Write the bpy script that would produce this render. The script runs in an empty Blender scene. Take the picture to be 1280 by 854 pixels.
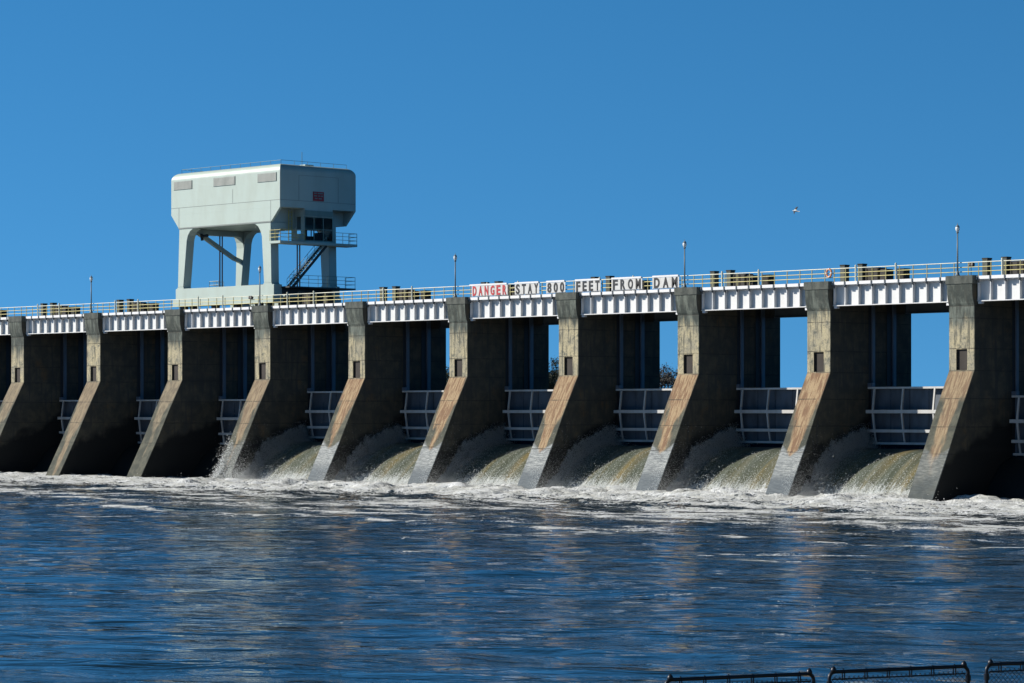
import bpy, bmesh, math, random
import numpy as np
from mathutils import Vector, Matrix
random.seed(7); RNG = np.random.default_rng(7)
SC = bpy.context.scene; COL = SC.collection
R = math.radians
S = 15.24            # pier spacing along the dam (x); the camera is downstream, -y
PW = 2.72            # pier width
SPAN = S - PW

# ------------------------------------------------------------------ helpers
class MB:
    def __init__(self): self.v = []; self.f = []
    def add(self, vs, fs):
        b = len(self.v); self.v += [tuple(p) for p in vs]; self.f += [tuple(i + b for i in f) for f in fs]
    def box(self, x0, x1, y0, y1, z0, z1):
        self.add([(x0,y0,z0),(x1,y0,z0),(x1,y1,z0),(x0,y1,z0),(x0,y0,z1),(x1,y0,z1),(x1,y1,z1),(x0,y1,z1)],
                 [(0,3,2,1),(4,5,6,7),(0,1,5,4),(1,2,6,5),(2,3,7,6),(3,0,4,7)]); return self
    def prism(self, poly, axis, a, b):
        n = len(poly)
        def P(u, w, t): return {'x': (t,u,w), 'y': (u,t,w), 'z': (u,w,t)}[axis]
        self.add([P(u,w,a) for u,w in poly] + [P(u,w,b) for u,w in poly],
                 [tuple(range(n))[::-1], tuple(range(n, 2*n))] + [(i,(i+1)%n,n+(i+1)%n,n+i) for i in range(n)]); return self
    def tube(self, pts, r, n=8, cap=True):
        pts = [Vector(p) for p in pts]; rs = r if isinstance(r, (list, tuple)) else [r]*len(pts)
        vs = []; fs = []; ref = None
        for i, p in enumerate(pts):
            t = (pts[min(i+1, len(pts)-1)] - pts[max(i-1, 0)]).normalized()
            if ref is None:
                ref = Vector((0,0,1)) if abs(t.z) < .9 else Vector((1,0,0))
            u = t.cross(ref).normalized(); w = u.cross(t).normalized(); ref = w
            for k in range(n):
                a = 2*math.pi*k/n; vs.append(p + (u*math.cos(a) + w*math.sin(a))*rs[i])
        for i in range(len(pts)-1):
            for k in range(n):
                fs.append((i*n+k, i*n+(k+1)%n, (i+1)*n+(k+1)%n, (i+1)*n+k))
        if cap: fs += [tuple(range(n))[::-1], tuple(range((len(pts)-1)*n, len(pts)*n))]
        self.add(vs, fs); return self
    def lathe(self, prof, c=(0,0,0), n=14):
        return self.tube([(c[0], c[1], c[2]+z) for z, r in prof], [max(r, .001) for z, r in prof], n)
    def bar(self, a, b, w, h, up=(0,0,1)):
        a = Vector(a); b = Vector(b); t = (b-a).normalized(); u = t.cross(Vector(up)).normalized(); q = u.cross(t)
        vs = [p + u*sx*w/2 + q*sy*h/2 for p in (a, b) for sx, sy in ((-1,-1),(1,-1),(1,1),(-1,1))]
        self.add(vs, [(0,3,2,1),(4,5,6,7),(0,1,5,4),(1,2,6,5),(2,3,7,6),(3,0,4,7)]); return self
    def build(self, name, m, parent=None, bevel=0, smooth=False, loc=None):
        me = bpy.data.meshes.new(name); me.from_pydata(self.v, [], self.f); me.update()
        bm = bmesh.new(); bm.from_mesh(me); bmesh.ops.recalc_face_normals(bm, faces=bm.faces)
        if bevel:
            es = [e for e in bm.edges if len(e.link_faces) == 2 and e.calc_face_angle(0) > .5]
            bmesh.ops.bevel(bm, geom=es, offset=bevel, segments=2, affect='EDGES', clamp_overlap=True)
        bm.to_mesh(me); bm.free()
        return link(name, me, m, parent, smooth, loc)

def link(name, me, m, parent=None, smooth=False, loc=None):
    if m: me.materials.append(m)
    if smooth:
        me.polygons.foreach_set('use_smooth', [True]*len(me.polygons))
    o = bpy.data.objects.new(name, me); COL.objects.link(o)
    if parent: o.parent = parent
    if loc: o.location = loc
    return o
def tag(o, label=None, cat=None, group=None, kind=None):
    if label: o['label'] = label
    if cat: o['category'] = cat
    if group: o['group'] = group
    if kind: o['kind'] = kind
    return o
def thing(name, loc=(0,0,0), label=None, cat=None, group=None):
    o = bpy.data.objects.new(name, None); COL.objects.link(o); o.location = loc; o.empty_display_size = .3
    return tag(o, label, cat, group)
def copy_tree(o, parent=None):
    c = o.copy(); COL.objects.link(c)
    if parent: c.parent = parent
    for ch in list(KIDS.get(o.name, [])) or [x for x in o.children]: copy_tree(ch, c)
    return c
KIDS = {}

# ------------------------------------------------------------------ node DSL
class NT:
    def __init__(self, name):
        self.m = bpy.data.materials.new(name); self.m.use_nodes = True
        self.t = self.m.node_tree; self.t.nodes.clear()
        self.out = self.t.nodes.new('ShaderNodeOutputMaterial')
        self.b = self.t.nodes.new('ShaderNodeBsdfPrincipled')
        self.t.links.new(self.b.outputs[0], self.out.inputs[0])
    def put(self, sock, v):
        if isinstance(v, bpy.types.NodeSocket): self.t.links.new(v, sock)
        elif isinstance(v, (tuple, list)) and sock.type == 'RGBA': sock.default_value = (*v[:3], 1)
        else: sock.default_value = v
    def n(self, ty, **kw):
        nd = self.t.nodes.new(ty)
        for k, v in kw.items(): setattr(nd, k, v)
        return nd
    def math(self, op, a, b=0., c=0., clamp=False):
        nd = self.n('ShaderNodeMath', operation=op, use_clamp=clamp)
        self.put(nd.inputs[0], a); self.put(nd.inputs[1], b); self.put(nd.inputs[2], c); return nd.outputs[0]
    def ss(self, a, b, x):                  # smoothstep a..b
        inv = a > b
        nd = self.n('ShaderNodeMapRange', interpolation_type='SMOOTHSTEP')
        self.put(nd.inputs[0], x); nd.inputs[1].default_value = min(a,b); nd.inputs[2].default_value = max(a,b)
        nd.inputs[3].default_value = 1. if inv else 0.; nd.inputs[4].default_value = 0. if inv else 1.
        return nd.outputs[0]
    def mix(self, f, a, b, blend='MIX'):
        nd = self.n('ShaderNodeMix', data_type='RGBA', blend_type=blend)
        self.put(nd.inputs[0], f); self.put(nd.inputs[6], a); self.put(nd.inputs[7], b); return nd.outputs[2]
    def scale(self, v, s):
        nd = self.n('ShaderNodeMapping'); self.put(nd.inputs[0], v); nd.inputs['Scale'].default_value = s; return nd.outputs[0]
    def noise(self, v, sc=1., det=4., rough=.55, dist=0.):
        nd = self.n('ShaderNodeTexNoise'); self.put(nd.inputs['Vector'], v)
        nd.inputs['Scale'].default_value = sc; nd.inputs['Detail'].default_value = det
        nd.inputs['Roughness'].default_value = rough; nd.inputs['Distortion'].default_value = dist
        return nd.outputs[0]
    def pos(self): return self.n('ShaderNodeNewGeometry').outputs['Position']
    def normal(self): return self.n('ShaderNodeNewGeometry').outputs['Normal']
    def obj(self): return self.n('ShaderNodeTexCoord').outputs['Object']
    def xyz(self, v):
        nd = self.n('ShaderNodeSeparateXYZ'); self.put(nd.inputs[0], v); return nd.outputs
    def attr(self, name, ty='GEOMETRY'):
        nd = self.n('ShaderNodeAttribute', attribute_name=name, attribute_type=ty); return nd.outputs['Fac']
    def bump(self, h, s=.3, d=.05, nrm=None):
        nd = self.n('ShaderNodeBump'); self.put(nd.inputs['Height'], h); nd.inputs['Strength'].default_value = s
        nd.inputs['Distance'].default_value = d
        if nrm is not None: self.put(nd.inputs['Normal'], nrm)
        return nd.outputs[0]
    def set(self, **kw):
        for k, v in kw.items(): self.put(self.b.inputs[k.replace('_', ' ')], v)
        return self.m

def paint(name, col, rough=.5, metal=0., vary=.25, dirt=None, sc=1.2, bump=0.):
    """paint or metal with uneven tone, streaks of dirt and fine speckle"""
    g = NT(name); p = g.pos()
    a = g.noise(g.scale(p, (1,1,.35)), sc, 5)
    b = g.noise(p, sc*9, 3)
    f = g.math('MULTIPLY', g.ss(.35,.75,a), vary, clamp=True)
    d = dirt or tuple(c*.45 for c in col)
    c = g.mix(f, col, d)
    c = g.mix(g.math('MULTIPLY', g.ss(.6,.8,b), vary*.6), c, d)
    kw = dict(Base_Color=c, Roughness=g.math('ADD', rough-.08, g.math('MULTIPLY', a, .2)), Metallic=metal)
    if bump: kw['Normal'] = g.bump(b, bump, .02)
    return g.set(**kw)

def concrete_pier():
    g = NT('pier_concrete'); P = g.pos(); O = g.obj(); x, y, z = g.xyz(O)[:3]
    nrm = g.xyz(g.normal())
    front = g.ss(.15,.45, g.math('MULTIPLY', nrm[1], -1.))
    streak = g.noise(g.scale(P, (2.2,2.2,.22)), 1., 5, .6)
    blot = g.noise(P, .9, 6, .62)
    fine = g.noise(P, 7., 5, .65)
    rnd = g.n('ShaderNodeObjectInfo').outputs['Random']; r5 = g.math('SUBTRACT', rnd, .5)
    z_ = g.math('ADD', z, g.math('MULTIPLY', r5, 1.5))
    zz = g.math('ADD', z_, g.math('MULTIPLY', g.math('SUBTRACT', streak, .5), 3.2))
    zf = g.math('ADD', z, g.math('MULTIPLY', g.math('SUBTRACT', fine, .5), .5))
    # vertical front: tan below, grey green algae staining hanging from the cap
    tan = g.mix(g.ss(.35,.68,blot), (.50,.43,.27), (.33,.30,.22))
    tan = g.mix(g.math('MULTIPLY', g.ss(.50,.62,fine), .55), tan, (.16,.16,.13))
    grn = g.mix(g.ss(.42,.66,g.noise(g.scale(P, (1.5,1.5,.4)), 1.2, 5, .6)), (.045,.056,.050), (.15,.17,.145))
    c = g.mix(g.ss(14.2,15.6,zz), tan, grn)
    c = g.mix(g.math('MULTIPLY', g.ss(.52,.66, g.noise(P, 1.7, 6, .7)), .85), c, (.10,.11,.095))
    c = g.mix(g.math('MULTIPLY', g.ss(.51,.62, g.noise(g.scale(P, (3.,3.,.3)), 1.1, 4, .6)), .72), c, (.06,.065,.055))
    # sloping buttress: rust, then a rust tongue between grey green margins, then bare or wet concrete
    rust = g.mix(g.ss(.40,.60,g.noise(g.scale(P, (4.2,.9,.5)), 1., 5, .65)), (.20,.115,.065), (.38,.275,.16))
    rust = g.mix(g.math('MULTIPLY', g.ss(.5,.66,fine), .45), rust, (.17,.12,.08))
    mg = g.mix(g.ss(.4,.62,blot), (.050,.055,.044), (.10,.10,.075))
    e = g.math('DIVIDE', g.math('ABSOLUTE', g.math('SUBTRACT', x, 1.36)), 1.36)
    t = g.math('ADD', g.math('ADD', e, g.math('MULTIPLY', g.math('SUBTRACT', 8.9, z), .115)),
               g.math('MULTIPLY', g.math('SUBTRACT', g.noise(g.scale(P, (1.1,.5,.28)), 1., 4), .5), 1.5))
    mgf = g.math('MULTIPLY', g.ss(.62,.95,g.math('ADD', t, g.math('MULTIPLY', r5, .4))), g.ss(9.0,8.0,zf))
    mgf = g.math('MAXIMUM', mgf, g.math('MULTIPLY', g.ss(.8,.98,g.math('ADD', e, g.math('MULTIPLY', g.math('SUBTRACT', blot, .5), .5))), .8))
    rust = g.mix(g.attr('rust', 'OBJECT'), g.mix(g.ss(.38,.62,streak), (.125,.112,.082), (.24,.205,.14)), rust)
    slope = g.mix(mgf, rust, mg)
    c = g.mix(g.ss(10.85,10.6,zf), c, slope)
    wet = g.attr('wet', 'OBJECT')
    wl = g.math('ADD', z, g.math('MULTIPLY', g.math('SUBTRACT', 1., e), .85))
    wl = g.math('ADD', wl, g.math('MULTIPLY', g.math('SUBTRACT', blot, .5), .7))
    wm = g.math('MULTIPLY', g.ss(4.65,4.25,wl), wet)
    film = g.noise(g.scale(P, (1.0,6.,6.)), 1.6, 4, .7)
    wc = g.mix(g.ss(.35,.68,film), (.10,.118,.13), (.33,.35,.345))  # sky sheen of the water film painted in as pale blue-grey
    wc = g.mix(g.ss(2.6,1.2,zf), wc, g.mix(g.ss(.4,.7,film), (.04,.06,.078), (.10,.13,.15)))
    c = g.mix(wm, c, wc)
    # cold joints between the concrete lifts
    j = None
    for h in (16.05, 15.05, 12.55, 10.72, 8.42, 6.1, 3.9):
        l = g.ss(.06,.02, g.math('ABSOLUTE', g.math('SUBTRACT', g.math('ADD', z, g.math('MULTIPLY', g.math('SUBTRACT', fine, .5), .09)), h)))
        j = l if j is None else g.math('MAXIMUM', j, l)
    jn = g.math('MULTIPLY', j, g.ss(.3,.55,g.noise(P, 1.3, 3)))
    c = g.mix(g.math('MULTIPLY', jn, .75), c, (.045,.042,.035))
    # flanks: brown darkened to deepen their shade, ochre seepage, dark streaks and a dark tide stain at the bottom
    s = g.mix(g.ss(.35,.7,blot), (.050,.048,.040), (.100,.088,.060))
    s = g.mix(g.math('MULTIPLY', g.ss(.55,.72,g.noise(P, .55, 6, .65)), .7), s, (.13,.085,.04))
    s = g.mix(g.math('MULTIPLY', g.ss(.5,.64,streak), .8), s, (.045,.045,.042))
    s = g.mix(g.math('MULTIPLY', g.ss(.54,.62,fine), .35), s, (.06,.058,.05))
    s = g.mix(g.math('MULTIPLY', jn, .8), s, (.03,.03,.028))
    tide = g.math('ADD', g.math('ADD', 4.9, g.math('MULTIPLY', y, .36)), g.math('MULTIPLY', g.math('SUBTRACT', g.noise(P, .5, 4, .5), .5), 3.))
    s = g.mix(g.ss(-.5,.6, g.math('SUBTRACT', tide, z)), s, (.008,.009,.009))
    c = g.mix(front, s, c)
    h = g.math('ADD', fine, g.math('MULTIPLY', j, -1.2))
    return g.set(Base_Color=c, Roughness=g.math('SUBTRACT', .9, g.math('MULTIPLY', wm, .2)), Normal=g.bump(h, .5, .03))

def cap_concrete():
    g = NT('cap_concrete'); P = g.pos()
    st = g.noise(g.scale(P, (1.2,1.2,.5)), 1.3, 5); f = g.noise(P, 6., 5, .65)
    c = g.mix(g.ss(.35,.65,st), (.058,.068,.062), (.115,.125,.11))
    c = g.mix(g.math('MULTIPLY', g.ss(.52,.66,f), .5), c, (.04,.042,.038))
    return g.set(Base_Color=c, Roughness=.9, Normal=g.bump(f, .4, .02))

M = {}
M['pier'] = concrete_pier(); M['cap'] = cap_concrete()
M['white'] = paint('white_girder_paint', (.77,.775,.77), .45, 0, .2, (.42,.40,.36))
M['strip'] = paint('white_walkway_paint', (.82,.82,.83), .5, 0, .12, (.40,.36,.30))
M['bracket'] = paint('grey_bracket_paint', (.11,.13,.15), .55)
M['railwhite'] = paint('pale_rail_paint', (.74,.745,.60), .45, 0, .2)
M['yellow'] = paint('yellow_rail_paint', (.60,.52,.15), .45, 0, .35, (.32,.26,.10))
M['olive'] = paint('weathered_yellow_post_paint', (.36,.33,.14), .5, 0, .4)
M['gate_skin'] = paint('dark_gate_plate', (.105,.125,.155), .55, .1, .6, (.05,.05,.05))
M['gate_beam'] = paint('pale_gate_beam_paint', (.60,.60,.59), .5, 0, .35, (.36,.30,.22))
M['steel'] = paint('blue_grey_guide_steel', (.135,.165,.215), .5, .2, .4)
M['shade_darksteel'] = paint('slot_shade_dark_steel', (.018,.02,.025), .6, 0, .2)  # near-black for the painted slot shade and the gate back plate
M['niche'] = paint('dark_brown_niche_plate', (.030,.022,.017), .7, 0, .3)
M['crane'] = paint('pale_green_grey_crane_paint', (.48,.57,.52), .45, 0, .34, (.34,.38,.32), .6)
M['crane_dark'] = paint('dark_crane_steel', (.045,.05,.052), .6, .1, .3)
M['vent'] = paint('grey_louvre_paint', (.21,.30,.275), .55, 0, .2)
M['seam'] = paint('panel_seam', (.22,.25,.24), .6, 0, .2)
M['pipe'] = paint('dark_maroon_shaft', (.035,.018,.02), .4, .2, .3)
M['hoist'] = paint('dark_brown_hoist_housing', (.014,.011,.008), .6, 0, .5, (.03,.02,.01))
M['postc'] = paint('grey_post_concrete', (.14,.15,.13), .9, 0, .5, (.07,.07,.06), 2., .3)
M['postdark'] = paint('dark_post_cap', (.05,.048,.04), .9)
M['galv'] = paint('galvanised_lamp_pole', (.17,.21,.23), .5, 0, .25)
M['plate'] = paint('weathered_sign_white', (.66,.66,.65), .6, 0, .5, (.40,.38,.34), 2.5)
M['red'] = paint('red_letter_paint', (.52,.028,.035), .5, 0, .2)
M['black'] = paint('black_letter_paint', (.012,.012,.014), .5, 0, .1)
M['redsign'] = paint('dark_red_sign', (.42,.025,.035), .5, 0, .3)
M['orange'] = paint('orange_lifebuoy', (.75,.30,.12), .5, 0, .25)
M['fence'] = paint('dark_fence_pipe', (.020,.024,.034), .35, .3, .3)
M['wire'] = paint('dark_fence_wire', (.05,.055,.065), .4, .6, .2)
M['ogee'] = paint('dark_spillway_concrete', (.012,.013,.012), .6, 0, .5, (.007,.008,.008), .8, .4)  # near black over the whole crest
M['deck'] = paint('deck_concrete', (.12,.12,.11), .9, 0, .4)
M['gullbody'] = paint('white_feathers', (.85,.85,.83), .7, 0, .05)
M['gullwing'] = paint('grey_feathers', (.09,.095,.10), .7, 0, .2)
M['bark'] = paint('dark_bark', (.06,.05,.04), .9, 0, .5, None, 3.)
g = NT('lamp_globe_glass'); M['globe'] = g.set(Base_Color=(.75,.78,.78), Roughness=.25)
g = NT('cab_glass'); g.b.inputs['Transmission Weight'].default_value = 1; M['glass'] = g.set(Base_Color=(.75,.85,.9), Roughness=.02, IOR=1.1)
def foliage(name, a, b):
    g = NT(name); n = g.noise(g.pos(), .8, 4)
    return g.set(Base_Color=g.mix(g.ss(.35,.65,n), a, b), Roughness=.8)
M['leaf_dark'] = foliage('evergreen_foliage', (.02,.028,.017), (.05,.06,.034))
M['leaf_twig'] = foliage('bare_twig_crown', (.05,.045,.04), (.085,.075,.06))
g = NT('grassy_bank'); n = g.noise(g.pos(), .5, 6); M['bank'] = g.set(Base_Color=g.mix(g.ss(.35,.65,n), (.05,.06,.025), (.12,.10,.06)), Roughness=.95, Normal=g.bump(n, .6, .2))

# ------------------------------------------------------------------ numpy noise
def perlin(x, y, seed=0):
    rs = np.random.default_rng(seed); perm = rs.permutation(512); ang = rs.random(512)*2*np.pi
    xi = np.floor(x).astype(int); yi = np.floor(y).astype(int); xf = x-xi; yf = y-yi
    u = xf*xf*xf*(xf*(xf*6-15)+10); v = yf*yf*yf*(yf*(yf*6-15)+10)
    def gr(ix, iy, dx, dy):
        a = ang[perm[(perm[ix & 511] + iy) & 511]]; return np.cos(a)*dx + np.sin(a)*dy
    a = gr(xi,yi,xf,yf); b = gr(xi+1,yi,xf-1,yf); c = gr(xi,yi+1,xf,yf-1); d = gr(xi+1,yi+1,xf-1,yf-1)
    return (a+(b-a)*u) + ((c+(d-c)*u) - (a+(b-a)*u))*v
def fbm(x, y, o=4, seed=0, g=.5, l=2.03):
    s = 0; a = 1
    for i in range(o):
        s = s + a*perlin(x, y, seed+i); a *= g; x = x*l+3.1; y = y*l+1.7
    return s
def sst(a, b, x):
    t = np.clip((x-a)/(b-a), 0, 1); return t*t*(3-2*t)
def grid_mesh(name, X, Y, Z, attrs=None):
    ny, nx = X.shape
    me = bpy.data.meshes.new(name)
    co = np.stack([X, Y, Z], -1).reshape(-1, 3).astype(np.float32)
    i = np.arange(ny*nx).reshape(ny, nx)
    q = np.stack([i[:-1,:-1], i[:-1,1:], i[1:,1:], i[1:,:-1]], -1).reshape(-1, 4)
    return raw_mesh(me, co, q, attrs)
def raw_mesh(me, co, q, attrs=None):
    k = q.shape[1]
    me.vertices.add(len(co)); me.vertices.foreach_set('co', co.astype(np.float32).ravel())
    me.loops.add(q.size); me.loops.foreach_set('vertex_index', q.ravel().astype(np.int32))
    me.polygons.add(len(q)); me.polygons.foreach_set('loop_start', np.arange(0, q.size, k, dtype=np.int32))
    try: me.polygons.foreach_set('loop_total', np.full(len(q), k, dtype=np.int32))
    except Exception: pass
    for n, a in (attrs or {}).items():
        at = me.attributes.new(n, 'FLOAT', 'POINT'); at.data.foreach_set('value', a.ravel().astype(np.float32))
    me.update(calc_edges=True); me.validate(); return me

# ------------------------------------------------------------------ river
def water_material():
    g = NT('river_water'); P = g.pos()
    env = g.attr('foam')
    mq = g.n('ShaderNodeMapping', vector_type='TEXTURE'); g.put(mq.inputs[0], P); mq.inputs['Rotation'].default_value = (0,0,R(38)); Q = mq.outputs[0]
    n1 = g.noise(g.scale(Q, (.6,1.5,1)), 1., 6, .68, .6); n2 = g.noise(P, 5., 5, .7)
    n3 = g.noise(g.scale(Q, (1.6,4.5,1)), 1., 3, .6); n4 = g.noise(g.scale(Q, (.07,.2,1)), 1., 3, .6)
    fleck = g.math('MULTIPLY', g.ss(.68,.76,n3), g.ss(.48,.62,n4))  # bright glints on the ripples painted as white flecks
    v = g.math('ADD', env, g.math('MULTIPLY', g.math('SUBTRACT', n1, .5), 1.25))
    v = g.math('ADD', v, g.math('MULTIPLY', g.math('SUBTRACT', n2, .5), .9))
    f = g.math('MAXIMUM', g.ss(.44,.60,v), g.math('MULTIPLY', fleck, .75))
    fc = g.mix(g.ss(.35,.62, g.noise(P, .55, 5, .6)), (.68,.69,.66), (.86,.88,.89))
    fc = g.mix(g.math('MULTIPLY', g.ss(.48,.34,n2), .5), fc, (.36,.40,.40))
    mp = g.n('ShaderNodeMapping', vector_type='TEXTURE'); g.put(mp.inputs[0], P); mp.inputs['Rotation'].default_value = (0,0,R(38)); W = mp.outputs[0]
    b1 = g.noise(g.scale(W, (.30,.95,1)), 1., 3, .5, .5)
    b2 = g.noise(g.scale(W, (1.0,2.6,1)), 1., 3, .55, .3)
    b3 = g.noise(P, 7., 2, .5)
    calm = g.ss(.40,.60, g.noise(g.scale(W, (.06,.16,1)), 1., 3, .5))
    h = g.math('ADD', g.math('MULTIPLY', b1, .9), g.math('MULTIPLY', g.math('ADD', g.math('MULTIPLY', b2, .22), g.math('MULTIPLY', b3, .05)), g.math('ADD', .25, calm)))
    nb = g.bump(h, .7, .30)
    nf = g.bump(g.math('ADD', n2, n1), .9, .22, nb)
    w = g.b
    g.set(Base_Color=(.009,.026,.044), Roughness=.05, IOR=1.333, Normal=nb)
    fb = g.n('ShaderNodeBsdfDiffuse'); g.put(fb.inputs[0], fc); g.put(fb.inputs['Normal'], nf)
    mx = g.n('ShaderNodeMixShader'); g.put(mx.inputs[0], f)
    g.t.links.new(w.outputs[0], mx.inputs[1]); g.t.links.new(fb.outputs[0], mx.inputs[2])
    g.t.links.new(mx.outputs[0], g.out.inputs[0])
    return g.m
M['water'] = water_material()
def river():
    st = .36
    xs = np.arange(-75, 262, st); ys = np.arange(-162, .5, st)
    X, Y = np.meshgrid(xs, ys)
    # boiling tail water: big in front of the running gates, weaker elsewhere
    run = sst(38, 52, X)*sst(158, 140, X)
    d = -Y
    dist = d + 7*fbm(X/17, Y/9, 3, 40)
    near = sst(34, 10, dist)
    boil = near*(.55+.45*run)
    churn = sst(88, 26, dist)
    wx = X + 1.2*fbm(X/4, Y/4, 2, 9); wy = Y + 1.2*fbm(X/4+9, Y/4, 2, 19)
    rid = 1-np.abs(fbm(wx/2.6, wy/2.2, 4, 3, .55))*1.9
    lum = fbm(X/6.5, Y/5, 3, 5)
    ca, sa = math.cos(R(38)), math.sin(R(38)); U = X*ca + Y*sa + .8*fbm(X/6, Y/6, 2, 90); V = -X*sa + Y*ca + .8*fbm(X/6, Y/6, 2, 91)
    Z = .14*fbm(U/9, V/5, 2, 11) + .20*fbm(U/22, V/9, 2, 14) + .10*fbm(U/5.5, V/2.0, 2, 12, .5) - .07*np.abs(fbm(U/7, V/2.6, 2, 16, .5))
    Z += churn*(.10*fbm(X/3, Y/2.6, 3, 21))
    Z += boil*(.50*(rid-.45) + .6*lum*(.4+.6*run) + .10)
    base = boil*.10
    # foam envelope
    st1 = fbm(X/15, Y/4.2, 4, 31, .6)          # drifting foam lines, drawn out along the dam
    st2 = fbm(X/26+5, Y/3.0, 3, 35, .55)
    env = sst(38, 14, dist)*.68
    env = np.maximum(env, sst(84, 36, dist)*.46 + .42*st1*sst(92, 50, dist))
    env = np.maximum(env, .33 + .95*(st2-.32)) if False else np.maximum(env, .02 + .55*np.clip(st2-.12, 0, 1)*sst(150, 60, dist) + .30*sst(.26,.5,st1)*sst(150,70,dist))
    band = np.exp(-((d - (62+9*fbm(X/40, 0*X, 2, 51)))/1.7)**2)*(.45+.5*sst(-.25,.3,fbm(X/14,0*X+3,2,53)))
    env = np.maximum(env, env*.5+band*(.52+.7*fbm(X/3, Y/1.5, 3, 57, .6)))
    env = np.maximum(env, .50*sst(.22,.5,fbm(U/15, V/1.5, 4, 63, .55))*sst(-.1,.35,fbm(U/50,V/12,2,64))*sst(175, 60, dist)+.06)
    env = np.maximum(env, .14+.50*sst(.28,.75,fbm(U/3.2, V/1.1, 4, 59, .6))*sst(.0,.4,fbm(U/40,V/14,2,58))*sst(170, 90, dist))
    Z += band*.12
    # let the rim of the modelled water sink under the flat sheet around it
    rim = np.minimum.reduce([X-xs[0], xs[-1]-X, Y-ys[0]])
    Z = Z*sst(0, 6, rim) - .7*sst(3.0, 0, rim)
    me = grid_mesh('water', X, Y, Z, {'foam': env})
    o = link('water', me, M['water'], None, True); tag(o, kind='structure')
    me2 = bpy.data.meshes.new('river_sheet')
    a = np.array([(-6000,-6000,-.45),(6000,-6000,-.45),(6000,9,-.45),(-6000,9,-.45)], float)
    o2 = link('river_sheet', raw_mesh(me2, a, np.array([[0,1,2,3]]), {'foam': np.zeros(4)}), M['water']); tag(o2, kind='structure')
    return xs, ys, Z
river()
# reservoir behind the dam and its far bank
me = bpy.data.meshes.new('reservoir'); a = np.array([(-5000,5.9,8.4),(5000,5.9,8.4),(5000,6000,8.4),(-5000,6000,8.4),(-5000,5.9,-3.),(5000,5.9,-3.)], float)
tag(link('reservoir', raw_mesh(me, a, np.array([[0,1,2,3],[0,4,5,1]]), {'foam': np.zeros(6)}), M['water']), kind='structure')
xs = np.linspace(-900, 300, 60); ys = np.linspace(0, 420, 24); X, Yl = np.meshgrid(xs, ys)
Z = 8.0 + 1.6*sst(0, 30, Yl) + 1.2*sst(20, 300, Yl) + .5*fbm(X/60, Yl/60, 3, 61)
Yw = Yl + 255 + (X+240)*.95 + 14*fbm(X/80, 0*X, 2, 62); Yw = np.maximum(Yw, 120)
Z -= 4*sst(-40, 20, X+150-Yl*0)*1.0
tag(link('far_bank', grid_mesh('far_bank', X, Yw, Z), M['bank'], None, True), kind='structure')
# near bank on the right, where the photographer stands
ys = np.linspace(-420, 60, 120); prof = [(236,-2.2),(241,-1.0),(246,.6),(249.4,1.75),(251,1.9),(262,1.95),(270,4.6),(276,5.75),(300,5.9),(420,6.4)]
X = np.array([[p[0] for p in prof]]*len(ys)); Yb = np.repeat(ys[:,None], len(prof), 1); Z = np.array([[p[1] for p in prof]]*len(ys)) + .12*fbm(X/5, Yb/5, 3, 71)
X = X + (Yb+153)*.249
tag(link('near_bank', grid_mesh('near_bank', X, Yb, Z), M['bank'], None, True), kind='structure')

# ------------------------------------------------------------------ who is where
PDESC = {-1:'at the far left, cut off', 0:'leftmost with its whole front in view', 1:'standing under the leftmost lamp post',
  2:'at the left foot of the crane', 3:'under the crane lamp, splashed at its foot', 4:'just right of the crane',
  5:'under the lamp left of the word DANGER', 6:'between the words 800 and FEET', 7:'under the lamp right of the word DAM',
  8:'below the orange life ring', 9:'under the rightmost lamp', 10:'beyond the right picture edge'}
BDESC = {-1:'at the far left edge', 0:'left of the leftmost lamp', 1:'between leftmost lamp and crane', 2:'below the crane front beam', 3:'below the crane stair',
  4:'between crane and word DANGER', 5:'below the words DANGER STAY', 6:'below the words FROM DAM', 7:'between sign and life ring',
  8:'between life ring and rightmost lamp', 9:'at the far right edge'}
DDESC = {k: v.replace('below the words', 'behind the words').replace('below the crane front beam', 'before the crane front beam') for k, v in BDESC.items()}
WET = {-1:0, 0:0, 1:0, 2:.0, 3:.35, 4:1, 5:1, 6:1, 7:1, 8:1, 9:.45, 10:0}

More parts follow.
